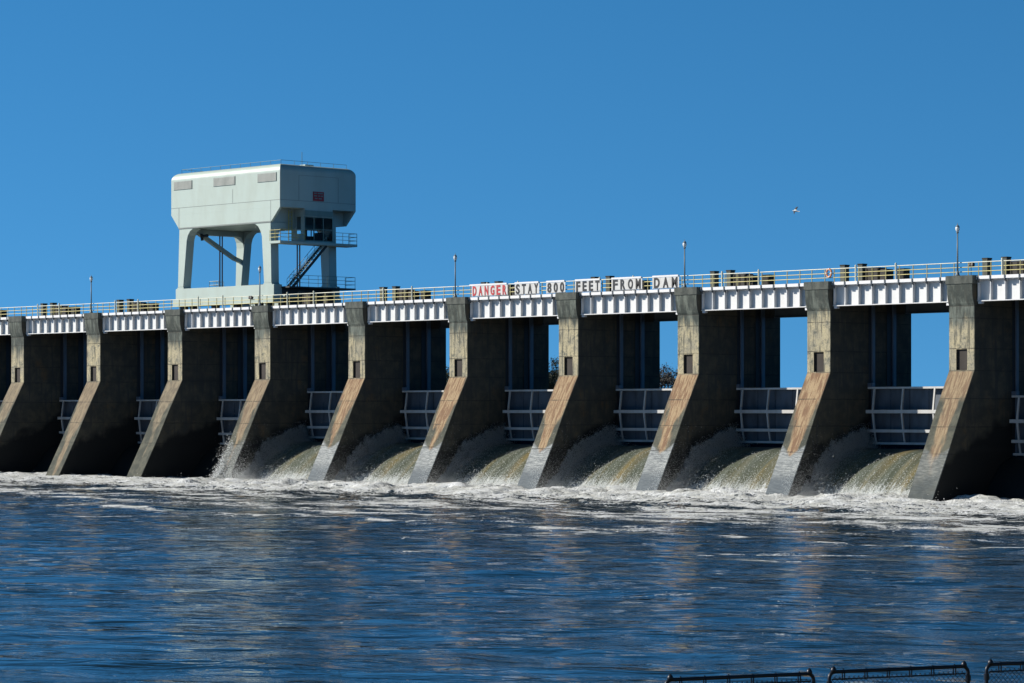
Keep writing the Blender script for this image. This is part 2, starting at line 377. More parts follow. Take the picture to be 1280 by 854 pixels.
# ------------------------------------------------------------------ piers
def pier_body():
    curve = [(.32 - .32*math.sin(t*math.pi/2)**1.0, 16.1 + 1.74*(1-math.cos(t*math.pi/2))**.75) for t in (0,.2,.4,.6,.8,1.)]
    front = [(-7.1,-3.),(-5.25,.3),(-2.9,4.6),(-1.4,7.6),(.30,10.72),(.32,10.78),(.32,12.5)] + curve[:-1] + [(0.,17.87)]
    rear = [(.80,17.872),(.80,18.19),(11.2,18.19),(11.55,17.6),(11.55,-3.)]
    N0, N1 = 5, 6                       # niche edge in the profile
    prof = front + rear; n = len(prof)
    bm = bmesh.new(); st = [.04, .80, 1.92, PW-.04]
    V = [[bm.verts.new((x, p[0], p[1])) for p in prof] for x in st]
    for s in range(3):
        for i in range(n):
            j = (i+1) % n
            if s == 1 and i == N0: continue
            bm.faces.new((V[s][i], V[s+1][i], V[s+1][j], V[s][j]))
    bm.faces.new(V[0]); bm.faces.new(V[3][::-1])
    q = {}
    for s in (1, 2):
        q[s] = [bm.verts.new((st[s], .82, prof[k][1])) for k in (N0, N1)]
        bm.faces.new((V[s][N0], V[s][N1], q[s][1], q[s][0]))
    bm.faces.new((V[1][N0], V[2][N0], q[2][0], q[1][0])); bm.faces.new((V[1][N1], V[2][N1], q[2][1], q[1][1]))
    bm.faces.new((q[1][0], q[2][0], q[2][1], q[1][1]))
    bmesh.ops.recalc_face_normals(bm, faces=bm.faces)
    es = [e for e in bm.edges if len(e.link_faces) == 2 and e.calc_face_angle(0) > .9 and abs(e.verts[0].co.x - e.verts[1].co.x) < .01]
    bmesh.ops.bevel(bm, geom=es, offset=.045, segments=2, affect='EDGES', clamp_overlap=True)
    me = bpy.data.meshes.new('pier_body'); bm.to_mesh(me); bm.free(); return me
def make_pier():
    t = thing('dam_pier', (0,0,0))
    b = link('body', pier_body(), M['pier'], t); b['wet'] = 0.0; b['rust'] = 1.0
    MB().box(-.04,PW+.04,-.06,.79,17.86,18.56).build('cap', M['cap'], t, .03)
    MB().box(.81,1.91,.50,.56,10.79,12.49).build('niche_plate', M['niche'], t)
    for (y0,y1,z0,z1,m,nm) in ((5.83,6.30,3.6,17.2,'steel','gate_guide'),(8.70,9.26,8.6,17.2,'steel','gate_guide')):
        MB().box(PW+.004,PW+.16,y0,y0+.10,z0,z1).box(PW+.002,PW+.05,y0+.08,y1,z0,z1).build(nm, M[m], t)
    MB().box(PW+.001,PW+.02,5.44,5.82,3.6,17.0).build('slot_shade_strip', M['shade_darksteel'], t)  # flat dark strips paint the shade of recessed slots, none are cut
    MB().box(PW+.001,PW+.02,7.98,8.68,8.6,17.4).build('slot_shade_strip', M['shade_darksteel'], t)
    MB().box(PW+.003,PW+.5,8.78,9.18,17.4,17.65).build('guide_head', M['strip'], t, .02)
    return t
pier0 = make_pier()
for n in range(-1, 11):
    o = pier0 if n == -1 else copy_tree(pier0)
    o.location = (n*S,0,0)
    adj = 'dry rust stained' if n < 3 else ('wet footed rust stained' if n < 9 else 'dark stained')
    tag(o, adj + ' concrete dam pier ' + PDESC[n], 'dam pier', 'concrete piers of the dam')
    for ch in o.children_recursive if False else [c for c in bpy.data.objects if c.parent == o and c.name.startswith('body')]: ch['wet'] = float(WET[n]); ch['rust'] = {-1:.3,0:.25,1:.35,2:.15,3:.5,9:.7}.get(n, 1.)

# ------------------------------------------------------------------ girders
NST = 9
def sx(i): return (.10, 1.35, 2.80, 4.25, 5.70, 7.15, 8.60, 10.05, 11.50)[i]
def make_girder():
    t = thing('deck_girder')
    L = SPAN - .03
    MB().box(.03,L,.90,.94,16.50,18.17).build('web', M['white'], t)
    MB().box(.03,L,.54,1.16,16.42,16.50).build('bottom_flange', M['white'], t)
    MB().box(.03,L,.56,1.14,18.17,18.22).build('top_flange', M['white'], t)
    for i in range(NST):
        x = sx(i)
        MB().prism([(.90,16.5),(.56,16.5),(.56,18.17),(.90,18.17)], 'x', x-.03, x+.03).build('stiffener', M['white'], t)
    MB().box(-.02,SPAN+.02,.36,.78,18.225,18.50).build('walkway_edge', M['strip'], t, .01)
    for i in range(NST):
        x = sx(i) + .12
        MB().prism([(.355,18.52),(.30,18.50),(.30,18.14),(.40,18.05),(.54,17.95),(.54,18.222),(.355,18.222)], 'x', x-.05, x+.05).build('rail_bracket', M['bracket'], t)
    MB().box(.06,.42,.62,.98,16.22,16.42).build('bearing', M['strip'], t, .02)
    MB().box(L-.42,L-.06,.62,.98,16.15,16.42).build('bearing', M['strip'], t, .02)
    MB().box(.03,L,10.70,10.76,16.1,18.18).box(.03,L,10.5,10.95,16.02,16.1).build('rear_girder', M['bracket'], t)
    return t
gir0 = make_girder()
# ------------------------------------------------------------------ railings
RAILZ = (18.88, 19.25, 19.64)
def make_rail():
    t = thing('deck_railing')
    MB().tube([(-.0,.50,RAILZ[2]),(S,.50,RAILZ[2])], .036, 8).build('top_rail', M['railwhite'], t)
    for z in RAILZ[:2]: MB().tube([(0,.50,z),(S,.50,z)], .032, 8).build('mid_rail', M['yellow'], t)
    for x in [.45, 1.9] + [PW + sx(i) + .12 for i in range(NST)]:
        MB().box(x-.03,x+.03,.47,.53,18.50,RAILZ[2]).build('post', M['olive'], t)
    for x in (5.32, 9.63):
        MB().lathe([(18.5,.07),(19.72,.07),(19.74,.09),(19.84,.08),(19.9,.03)], (x,.46,0), 12).build('gate_post', M['railwhite'], t, smooth=False)
    return t
rail0 = make_rail()
# ------------------------------------------------------------------ gates
def make_gate():
    t = thing('spillway_gate'); L = SPAN
    # skin: six plates with joints
    for i in range(6):
        x0 = .06 + i*(L-.12)/6; x1 = .06 + (i+1)*(L-.12)/6 - .05
        MB().box(x0,x1,5.62,5.72,4.5,9.42).build('skin_plate', M['gate_skin'], t)
    MB().box(.06,L-.06,5.725,5.76,4.45,9.45).build('back_plate', M['shade_darksteel'], t)
    for z, y, h in ((9.42,5.02,.17),(7.36,4.74,.30),(5.68,4.98,.26),(4.60,5.22,.20)):
        MB().box(.03,L-.03,y,y+.16,z-h/2,z+h/2).box(.03,L-.03,y+.155,5.62,z-.03,z+.03).build('beam', M['gate_beam'], t)
    for x in (.75, 3.9, 7.3, 10.6):
        b = MB()
        b.bar((x,5.08,9.36),(x,4.82,7.48), .15,.14, (0,1,0)); b.build('upright', M['gate_beam'], t)
        MB().bar((x,4.84,7.26),(x,5.06,5.78), .15,.14, (0,1,0)).build('upright', M['gate_beam'], t)
        MB().bar((x,5.08,5.6),(x,5.28,4.68), .13,.12, (0,1,0)).build('upright', M['gate_beam'], t)
    MB().box(.02,.5,5.0,5.5,9.5,9.85).build('lifting_lug', M['steel'], t, .02)
    return t
gate0 = make_gate()
GZ = {-1:-.8, 0:-.8, 1:-.8, 2:-.8, 9:-.8}
# ------------------------------------------------------------------ hoist posts and housings on the deck
def make_post():
    t = thing('deck_post'); MB().box(0,.54,0,.62,0,1.62).build('shaft', M['postc'], t, .02)
    MB().box(-.03,.57,-.03,.65,1.62,1.74).build('cap', M['postdark'], t, .015); return t
def make_housing():
    t = thing('hoist_housing')
    MB().box(0,1.5,0,1.1,.05,1.34).build('body', M['hoist'], t, .03)
    MB().box(1.52,2.35,.05,1.0,.05,1.18).build('drum_cover', M['hoist'], t, .06)
    for x in (.1,.72,1.3): MB().box(x,x+.1,-.05,-.002,.05,1.28).build('rib', M['postdark'], t)
    MB().box(-.06,2.42,-.06,1.14,-.02,.048).build('base_plate', M['postdark'], t); return t
def make_box():
    t = thing('hoist_motor_box'); MB().box(0,.82,0,.8,.03,1.12).build('body', M['hoist'], t, .04)
    MB().box(-.04,.86,-.04,.84,1.122,1.18).build('lid', M['postdark'], t, .01)
    MB().box(.1,.72,-.03,-.003,.2,.95).build('door', M['postdark'], t); return t
post0, hous0, mbox0 = make_post(), make_housing(), make_box()
first = True
for n in range(-1, 10):
    x = n*S
    def inst(p): return p if first else copy_tree(p)
    o = inst(gir0); o.location = (x+PW,0,0); tag(o, 'white steel girder with upright stiffeners ' + BDESC[n], 'girder', 'white girders between the piers')
    o = inst(rail0); o.location = (x,0,0); tag(o, 'yellow and white three bar railing ' + DDESC[n], 'railing', 'railing lengths along the deck edge')
    o = inst(gate0); o.location = (x+PW,.27,GZ.get(n,0)); st = 'lowered' if n in GZ else 'raised'
    tag(o, st + ' steel spillway gate with pale frame beams ' + BDESC[n], 'gate', 'steel gates between the piers')
    if n in (2,):                         # crane stands over these
        first = False; continue  # no posts under the crane
    if n != 3:
      o = inst(post0); o.location = (x+.70,4.0,18.45); tag(o, 'squat grey post, left one of its pair, ' + DDESC[n], 'post', 'posts on the deck')
    o = copy_tree(post0); o.location = (x+2.66,4.0,18.47); tag(o, 'squat grey post touching the long housing ' + DDESC[n], 'post', 'posts on the deck')
    if n != 2:
        o = inst(hous0); o.location = (x+3.55,3.95,18.47); tag(o, 'long dark brown hoist housing on deck ' + DDESC[n], 'hoist housing', 'hoist housings on the deck')
        o = inst(mbox0); o.location = (x+6.98,3.95,18.45); tag(o, 'small dark box right of the long housing ' + DDESC[n], 'equipment box', 'small boxes on the deck')
    first = False
tag(MB().box(-S-.5, 10*S+3, 1.16, 11.3, 18.24, 18.44).build('bridge_deck', M['deck']), kind='structure')

# ------------------------------------------------------------------ spillway crests (dry bays) and running water
def ogee_profile(k, z0, y0, yend, n=18):
    ys = [y0 + (yend-y0)*i/n for i in range(n+1)]
    return [(y, z0 - k*(y0-y)**2) for y in ys]
def make_crest():
    pr = ogee_profile(.20, 3.55, 5.6, .2)
    poly = [(10.5,-2.6),(10.5,3.2),(8.2,3.58)] + pr + [(.2,-4.2)]
    return MB().prism(poly, 'x', .02, SPAN-.02)
crest0 = None
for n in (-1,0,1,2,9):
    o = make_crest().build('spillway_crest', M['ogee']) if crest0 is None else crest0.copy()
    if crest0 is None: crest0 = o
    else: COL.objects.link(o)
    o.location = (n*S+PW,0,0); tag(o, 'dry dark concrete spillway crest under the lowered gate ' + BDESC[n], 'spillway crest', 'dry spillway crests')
def chute_material():
    g = NT('falling_water'); P = g.pos(); O = g.obj(); x, y, z = g.xyz(O)[:3]
    fl = g.noise(g.scale(P, (2.6,.12,.12)), 1., 5, .6)
    br = g.noise(g.scale(P, (.55,.05,.05)), 1., 3, .5)
    sp = g.noise(g.scale(P, (5.,.9,.9)), 1., 5, .72)
    c = g.mix(g.ss(.45,.70,br), (.095,.108,.078), (.21,.168,.075))
    c = g.mix(g.math('MULTIPLY', g.ss(.42,.7,fl), .7), c, (.18,.20,.175))
    foot = g.ss(2.4,-.2,z)
    w = g.math('ADD', g.math('MULTIPLY', foot, .30), g.math('MULTIPLY', sp, .70))
    w = g.math('ADD', w, g.math('MULTIPLY', fl, .16))
    c = g.mix(g.math('MULTIPLY', g.ss(.55,.72,w), .85), c, (.66,.69,.68))
    c = g.mix(g.ss(3.95,4.2,z), c, (.02,.022,.016))  # shadow of the gate painted dark olive on the top of the sheet
    return g.set(Base_Color=c, Roughness=.3, Normal=g.bump(g.math('ADD', fl, sp), .4, .10))
M['chute'] = chute_material()
g = NT('spray_droplets'); b = g.b
tr = g.n('ShaderNodeBsdfTranslucent'); df = g.n('ShaderNodeBsdfDiffuse'); mx = g.n('ShaderNodeMixShader')
for q in (tr, df): q.inputs[0].default_value = (.95,.965,.97,1)
mx.inputs[0].default_value = .9; g.t.links.new(df.outputs[0], mx.inputs[1]); g.t.links.new(tr.outputs[0], mx.inputs[2]); g.t.links.new(mx.outputs[0], g.out.inputs[0])
M['spray'] = g.m
def drops(name, pts, sizes):
    n = len(pts); base = np.array([(1,1,1),(1,-1,-1),(-1,1,-1),(-1,-1,1)], float)*.6
    rot = RNG.normal(size=(n,4,3))*.35
    co = pts[:,None,:] + (base[None]+rot)*sizes[:,None,None]
    i = np.arange(n)[:,None]*4
    q = np.concatenate([i+np.array([[0,1,2]]), i+np.array([[0,3,1]]), i+np.array([[0,2,3]]), i+np.array([[1,3,2]])], 1).reshape(-1,3)
    return raw_mesh(bpy.data.meshes.new(name), co.reshape(-1,3), q)
def sheet_z(y): return 4.15 - .075*np.maximum(5.0-y, 0)**2
def make_chute(seed):
    xs = np.linspace(.015, SPAN-.015, 62); s = np.linspace(0, 1, 60)
    ys = 5.75 - 10.0*s
    X, Y = np.meshgrid(xs, ys)
    Z = sheet_z(Y) + .10*fbm(X*1.3, Y*.13, 3, seed)*sst(6, 1, Y) + .20*fbm(X/1.6+seed, Y/6, 3, seed+3)*sst(5, -2, Y)
    # the sheet climbs the flank of the left pier a little
    Z += .45*np.exp(-X/.9)*sst(5.6, 3, Y)
    ny, nx = X.shape
    # solid: close the sheet down to a buried bottom
    co = np.concatenate([np.stack([X,Y,Z],-1).reshape(-1,3), np.stack([X,Y,Z*0-4.2],-1).reshape(-1,3)])
    i = np.arange(ny*nx).reshape(ny,nx); k = ny*nx
    q = [np.stack([i[:-1,:-1],i[1:,:-1],i[1:,1:],i[:-1,1:]],-1).reshape(-1,4)]
    for e in (i[0,:], i[-1,::-1], i[:,0][::-1], i[:,-1]):
        q.append(np.stack([e[:-1],e[1:],e[1:]+k,e[:-1]+k],-1))
    return raw_mesh(bpy.data.meshes.new('water_chute'), co, np.concatenate(q))
def fin_spray(seed):
    rs = np.random.default_rng(seed); P_ = []; S_ = []
    def put(x, y, z, sz): P_.append(np.stack([x, y, z], -1)); S_.append(sz)
    # ragged fin thrown up against the flank of the left pier
    n = 70000; y = 5.3 - 9.6*rs.random(n)
    top = np.interp(y, [-4.4,-3.2,-2,-.6,1.5,3.4,4.8,5.3], [.5,1.4,2.2,2.25,1.65,1.6,1.75,1.6])
    top = top*(1.06+.42*fbm(y*1.7, y*0+seed, 4, seed, .62)+.03*rs.normal(size=n))
    h = rs.random(n)**1.15*np.maximum(top, .1); q = h/np.maximum(top, .1)
    x = .04 + np.abs(rs.normal(size=n))*(.22+.62*(1-q))*(1+.5*fbm(y*1.4, h*1.6+seed, 3, seed+5, .6))
    z = np.maximum(sheet_z(y), -.1) + h - .15
    put(x, y, z, .010 + .022*rs.random(n)**2)
    m = 1500; y2 = 5 - 8*rs.random(m); u = rs.random(m)
    put(.05+.7*rs.random(m), y2, sheet_z(y2).clip(-.1) + np.interp(y2,[-3,-.6,1.5,5],[1.6,2.1,1.6,1.7])*(1+.35*u**3), .010+.016*rs.random(m))
    # impact plume along the foot of the sheet
    m = 15000; x3 = SPAN*rs.random(m); y3 = -2.9 + rs.normal(size=m)*1.0
    hh = np.maximum(.10, .50+.8*fbm(x3*.8+seed, x3*0+seed, 4, seed+7, .6))
    put(x3, y3, np.maximum(sheet_z(y3), -.1) + hh*rs.exponential(size=m)*.5, .012+.034*rs.random(m)**2)
    # drifting mist in front of the left pier's flank
    m = 8000; put(.15+2.2*np.abs(rs.normal(size=m))*.5, -6.5 + 5.0*rs.random(m), rs.exponential(size=m)*1.0, .008+.009*rs.random(m))
    # beads skipping down the sheet
    m = 1500; x5 = 2+(SPAN-2)*rs.random(m); y5 = 2.5 - 5*rs.random(m)
    put(x5, y5, sheet_z(y5)+.08+.12*rs.random(m), .012+.03*rs.random(m)**2)
    pts = np.concatenate(P_); sz = np.concatenate(S_)
    keep = (pts[:,0] > .02) & (pts[:,0] < SPAN-.02) & ~((pts[:,2] > 4.4) & (pts[:,1] > 5.0))
    return drops('spray', pts[keep], sz[keep])
chv = [make_chute(101), make_chute(202), make_chute(303)]; spv = [fin_spray(11), fin_spray(22), fin_spray(33), fin_spray(44)]
for m_ in chv: m_.materials.append(M['chute'])
for m_ in spv: m_.materials.append(M['spray'])
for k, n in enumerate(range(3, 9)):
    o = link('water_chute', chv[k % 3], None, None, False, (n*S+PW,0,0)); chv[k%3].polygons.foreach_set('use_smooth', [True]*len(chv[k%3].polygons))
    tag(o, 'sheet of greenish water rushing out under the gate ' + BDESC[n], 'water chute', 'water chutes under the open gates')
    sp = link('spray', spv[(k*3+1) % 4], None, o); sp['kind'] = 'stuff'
# splash thrown up on the foot of the pier under the crane lamp, and foam flung along the dam
rs = np.random.default_rng(77); n = 4200
t = rs.random(n); ang = rs.normal(size=n)
px = 3*S + .9 + .9*ang*(.25+.6*t) - .9*t**2; py = -5.6 + 3.6*t + rs.normal(size=n)*.25 - .35; pz = .1 + 4.6*t + rs.normal(size=n)*.35*t
thin = rs.random(n) < np.interp(t, [0,.5,1],[1,.55,.16])
pts = np.stack([px,py,pz],-1)[thin]; sz = (.018+.05*rs.random(n)**2.4)[thin]
m = 5000; q = rs.random(m)
pts2 = np.stack([3*S+3.2+3.2*rs.random(m), -6+rs.normal(size=m)*.9, rs.exponential(size=m)*.75], -1)
tag(link('splash', drops('splash', np.concatenate([pts,pts2]), np.concatenate([sz,.010+.02*rs.random(m)])), M['spray']), 'white burst of droplets against the pier foot below the crane lamp', 'splash', kind='stuff')
m = 9000; x = -20+185*rs.random(m); y = -2.5 - 14*rs.random(m)**1.5
amp = np.maximum(0, .12+.9*fbm(x*.45, y*.25, 4, 303, .6))*np.where((x > 45) & (x < 142), 1., .35)
tag(link('flying_foam', drops('flying_foam', np.stack([x,y,.12+amp*rs.exponential(size=m)*.6],-1), .014+.045*rs.random(m)**2), M['spray']), 'white foam specks flung up along the foot of the dam', 'foam', kind='stuff')

# ------------------------------------------------------------------ lamps
def make_lamp():
    t = thing('lamp_post')
    MB().lathe([(0,.20),(.08,.20),(.10,.15),(.24,.13),(.42,.085)], n=14).build('base', M['galv'], t, smooth=True)
    MB().lathe([(.40,.075),(3.55,.052)], n=12).build('pole', M['galv'], t, smooth=True)
    MB().lathe([(3.5,.06),(3.55,.11),(3.62,.11),(3.66,.08)], n=12).build('collar', M['galv'], t)
    gl = MB().lathe([(3.66,.08),(3.72,.13),(3.84,.175),(3.96,.18),(4.04,.15)], n=14).build('globe', M['globe'], t, smooth=True)
    MB().lathe([(4.04,.17),(4.08,.16),(4.16,.09),(4.22,.03),(4.36,.012)], n=12).build('finial', M['galv'], t, smooth=True)
    return t
LDESC = {1:'leftmost slim lamp post, standing left of the crane', 3:'slim lamp post in front of the pale crane leg', 5:'slim lamp post left of the word DANGER',
         7:'slim lamp post right of the word DAM', 9:'tallest looking lamp post, near the right edge of the picture'}
lamp0 = None
for n in (1,3,5,7,9):
    o = make_lamp() if lamp0 is None else copy_tree(lamp0)
    if lamp0 is None: lamp0 = o
    o.location = (n*S+.95,.30,18.56); tag(o, LDESC[n] + ', on a pier cap', 'lamp post', 'lamp posts on the piers')
# small floodlights clamped to the railing
def make_flood():
    t = thing('floodlight')
    MB().tube([(0,0,0),(0,0,.82)], .03, 8).build('stem', M['bracket'], t)
    MB().prism([(-.16,.86),(.14,.80),(.20,1.06),(-.10,1.16)], 'x', -.26, -.03).build('lamp_head', M['black'], t, .02)
    MB().prism([(-.16,.86),(.14,.80),(.20,1.06),(-.10,1.16)], 'x', .03, .26).build('lamp_head', M['black'], t, .02)
    return t
f0 = make_flood(); f0.location = (139.25,.62,18.50); tag(f0, 'small black twin floodlight on the railing right of the rightmost lamp', 'floodlight', 'floodlights on the railing')
f1 = copy_tree(f0); f1.location = (45.05,.36,18.505); tag(f1, 'small black twin floodlight before the pale crane sill, left of its lamp', 'floodlight', 'floodlights on the railing')
# life ring
t = thing('life_ring', (124.35,.40,19.28), 'orange and white life ring hanging on the railing above a pier', 'life ring')
bm = bmesh.new(); me = bpy.data.meshes.new('ring')
mb = MB(); pts = [(.27*math.cos(a),0,.34*math.sin(a)) for a in np.linspace(0, 2*math.pi, 33)]
mb.tube(pts, .085, 10, cap=False); mb.build('ring', M['orange'], t, smooth=True)
for a in (0, math.pi/2, math.pi, 3*math.pi/2):
    mb = MB(); mb.tube([(.27*math.cos(q),0,.34*math.sin(q)) for q in np.linspace(a-.16, a+.16, 6)], .092, 10); mb.build('white_band', M['strip'], t, smooth=True)

# ------------------------------------------------------------------ danger sign
def letter_mesh(ch, w, h, d, bold):
    cu = bpy.data.curves.new('letter', 'FONT'); cu.body = ch; cu.size = 1; cu.extrude = d; cu.offset = bold; cu.resolution_u = 4
    ob = bpy.data.objects.new('tmp', cu); COL.objects.link(ob); bpy.context.view_layer.update()
    me = bpy.data.meshes.new_from_object(ob.evaluated_get(bpy.context.evaluated_depsgraph_get()))
    bpy.data.objects.remove(ob); me.materials.clear()
    co = np.zeros(len(me.vertices)*3); me.vertices.foreach_get('co', co); co = co.reshape(-1,3)
    mn, mx = co.min(0), co.max(0); s = (co-mn)/(mx-mn)
    out = np.stack([s[:,0]*w, (1-s[:,2])*d*2, s[:,1]*h], -1)
    me.vertices.foreach_set('co', out.ravel()); me.update(); return me
WORDS = [('DANGER',79.45,84.5,'red','red lettered'),('STAY',85.5,88.85,'black','black lettered'),('800',89.8,92.35,'black','black numbered'),
         ('FEET',93.65,97.0,'black','black lettered'),('FROM',98.4,102.3,'black','black lettered'),('DAM',103.6,106.9,'black','black lettered')]
for w, x0, x1, m, adj in WORDS:
    t = thing('warning_sign', (x0,.30,18.62), f'{adj} white sign reading {w} fixed to the deck railing', 'sign', 'words of the danger sign')
    L = x1-x0; n = len(w); pit = L/n if w != 'DAM' else L/n
    MB().box(-.35 if w == 'DANGER' else -.05, L-.15, .06,.16, .98,1.15).build('top_bar', M['strip'], t, .01)
    MB().box(-.05, L, .09,.13, -.06,.02).build('bottom_bar', M['strip'], t, .01)
    for i, ch in enumerate(w):
        lw = pit*.62; xa = i*pit + (pit-lw)/2
        gp_ = 0
        pl = MB().box(i*pit+gp_, (i+1)*pit-gp_, .048,.060, .0,.96).build('letter_plate', M['plate'], t)
        lo = link('letter', letter_mesh(ch, lw, .93, .012, .032), M[m], pl, loc=(xa,.018,.02))

# ------------------------------------------------------------------ gantry crane
CX0, CX1, CY0, CY1 = 28.95, 47.95, 2.0, 12.6
t = thing('gantry_crane', (0,0,18.45), 'pale green grey gantry crane on tall legs standing on the dam deck', 'crane')
Z0 = 18.45
def zz(z): return z - Z0
# machinery house with rounded top edges and a tapered lower skirt
def house():
    bm = bmesh.new()
    pr = [(CX0,33.75),(CX1,33.75),(CX1,29.1),(CX0,29.1)]
    f = [bm.verts.new((x, CY0, zz(z))) for x, z in pr]; b = [bm.verts.new((x, CY1, zz(z))) for x, z in pr]
    bm.faces.new(f); bm.faces.new(b[::-1])
    for i in range(4):
        j = (i+1) % 4; bm.faces.new((f[i], b[i], b[j], f[j]))
    bmesh.ops.recalc_face_normals(bm, faces=bm.faces)
    top = [e for e in bm.edges if all(v.co.z > zz(33.7) for v in e.verts)]
    bmesh.ops.bevel(bm, geom=top, offset=.85, segments=12, affect='EDGES', profile=.5)
    me = bpy.data.meshes.new('machinery_house'); bm.to_mesh(me); bm.free(); return me
hs = link('machinery_house', house(), M['crane'], t)
for y0 in (CY0, CY1-.3): MB().prism([(x, zz(z)) for x, z in ((CX0,29.097),(CX1,29.097),(46.4,27.55),(30.35,27.55))], 'y', y0, y0+.3).build('skirt_plate', M['crane'], hs)
MB().box(30.5,46.2,CY0+.302,CY1-.302,zz(27.56),zz(29.097)).build('floor_box', M['crane'], hs)
for xa, xb in ((29.45,32.75),(36.55,40.35),(44.2,47.4)):
    v = MB().box(xa,xb,1.965,1.995,zz(31.85),zz(32.8)).build('vent', M['vent'], hs)
    lou = MB()
    for i in range(9): lou.prism([(1.955,zz(31.9+i*.1)),(1.925,zz(31.9+i*.1)),(1.955,zz(31.98+i*.1))], 'x', xa+.05, xb-.05)
    v2 = lou.build('louvre', M['seam'], v)
sm = MB()
sm.box(CX0+.02,CX1-.02,1.985,1.997,zz(29.85),zz(29.89)); hs_s = sm.build('seam', M['seam'], hs)
for x, za, zb in ((30.35,27.6,29.84),(46.4,27.6,29.84),(39.9,29.9,31.4)): MB().box(x-.02,x+.02,1.985,1.997,zz(za),zz(zb)).build('seam', M['seam'], hs)
MB().box(CX1+.002,CX1+.014,2.1,CY1-.1,zz(29.85),zz(29.89)).build('seam', M['seam'], hs)
for y in (4.6,10.1): MB().box(CX1+.002,CX1+.014,y-.02,y+.02,zz(29.9),zz(32.6)).build('seam', M['seam'], hs)
MB().box(CX1+.002,CX1+.014,4.62,10.08,zz(32.58),zz(32.61)).build('seam', M['seam'], hs)
MB().box(30.3,46.45,1.96,1.998,zz(27.52),zz(27.66)).build('skirt_edge', M['seam'], hs)
sg = MB().box(CX1+.004,CX1+.05,6.55,8.05,zz(29.95),zz(30.95)).build('notice_board', M['redsign'], hs)
nb = MB()
for r_, (ya, yb) in ((0,(.12,.5)),(0,(.62,1.35)),(1,(.12,.55)),(1,(.7,1.0)),(1,(1.1,1.38)),(2,(.25,.6)),(2,(.75,1.2))):
    nb.box(CX1+.052,CX1+.058,6.55+ya,6.55+yb,zz(30.72-r_*.28),zz(30.84-r_*.28))
nb.build('notice_mark', M['vent'], sg)
# legs: front pair and rear pair, each with a curved haunch
def leg_poly(side):
    if side < 0:
        outer = [(30.38,27.54),(30.12,21.1)]; inner = [(31.12,21.1),(31.75,26.2),(31.95,26.75),(32.35,27.2),(32.9,27.48),(33.3,27.54)]
    else:
        outer = [(46.36,27.54),(46.50,21.1)]; inner = [(45.22,21.1),(44.85,26.1),(44.6,26.7),(44.2,27.2),(43.7,27.46),(43.2,27.54)]
    return [(x, zz(z)) for x, z in outer + inner]
for y0, yname in ((2.02,0),(10.1,1)):
    for sd in (-1,1):
        lg = MB().prism(leg_poly(sd), 'y', y0, y0+1.05).build('leg', M['crane'], t, .03)
        xa, xb = (30.36,31.6) if sd < 0 else (45.1,46.34)
        ya, dr = (y0+1.05, 1) if yname == 0 else (y0, -1)
        h = [(ya-.01*dr, zz(27.53)),(ya+1.5*dr, zz(27.53)),(ya+1.1*dr, zz(27.46)),(ya+.65*dr, zz(27.25)),(ya+.3*dr, zz(26.85)),(ya+.08*dr, zz(26.3)),(ya-.01*dr, zz(25.6))]
        MB().prism(h, 'x', xa, xb).build('haunch', M['crane'], lg)
        # flared foot
        f = [(30.12,21.1),(31.12,21.1),(31.2,20.9),(31.7,20.6),(29.75,20.6),(29.95,20.85)] if sd < 0 else [(46.5,21.1),(45.22,21.1),(45.1,20.9),(44.6,20.6),(46.95,20.6),(46.62,20.85)]
        MB().prism([(x, zz(z)) for x, z in f], 'y', y0-.003, y0+1.053).build('foot', M['crane'], lg)
    MB().box(29.72,46.95,y0-.01,y0+1.1,zz(19.75),zz(20.92)).build('sill_beam', M['crane'], t, .04)
    MB().box(29.35,47.05,y0-.14,y0+1.2,zz(18.95),zz(19.75)).build('bogie_skirt', M['crane'], t, .03)
    for x in (30.6,32.3,36.2,40.0,43.8,45.6): MB().tube([(x,y0+.2,zz(18.84)),(x,y0+.85,zz(18.84))], .36, 18).build('wheel', M['crane_dark'], t)
for xa, xb in ((30.5,31.5),(45.3,46.3)):
    MB().box(xa,xb,3.08,10.09,zz(26.95),zz(27.54)).build('cross_beam', M['crane'], t, .03)
MB().box(45.6,46.9,3.12,10.08,zz(19.9),zz(20.52)).build('side_beam', M['crane_dark'], t, .03)
MB().box(30.0,31.2,3.12,10.08,zz(19.9),zz(20.52)).build('side_beam', M['crane_dark'], t, .03)
MB().box(44.9,46.4,4.2,9.6,zz(18.5),zz(19.7)).build('drive_unit', M['crane_dark'], t, .06)
# diagonal brace on the far side frame
MB().bar((31.05,3.3,zz(27.6)),(31.05,9.2,zz(24.5)), .45,.42).bar((31.05,9.1,zz(24.55)),(31.05,10.3,zz(24.15)), .45,.42).build('diagonal_brace', M['crane'], t)
MB().tube([(32.0,4.0,zz(26.75)),(32.5,4.0,zz(26.75)),(32.9,4.0,zz(26.8))], .17, 10).build('pulley_block', M['crane_dark'], t)
MB().tube([(31.8,4.0,zz(27.0)),(31.95,4.0,zz(26.3))], .16, 10).build('pulley_block', M['crane_dark'], t)
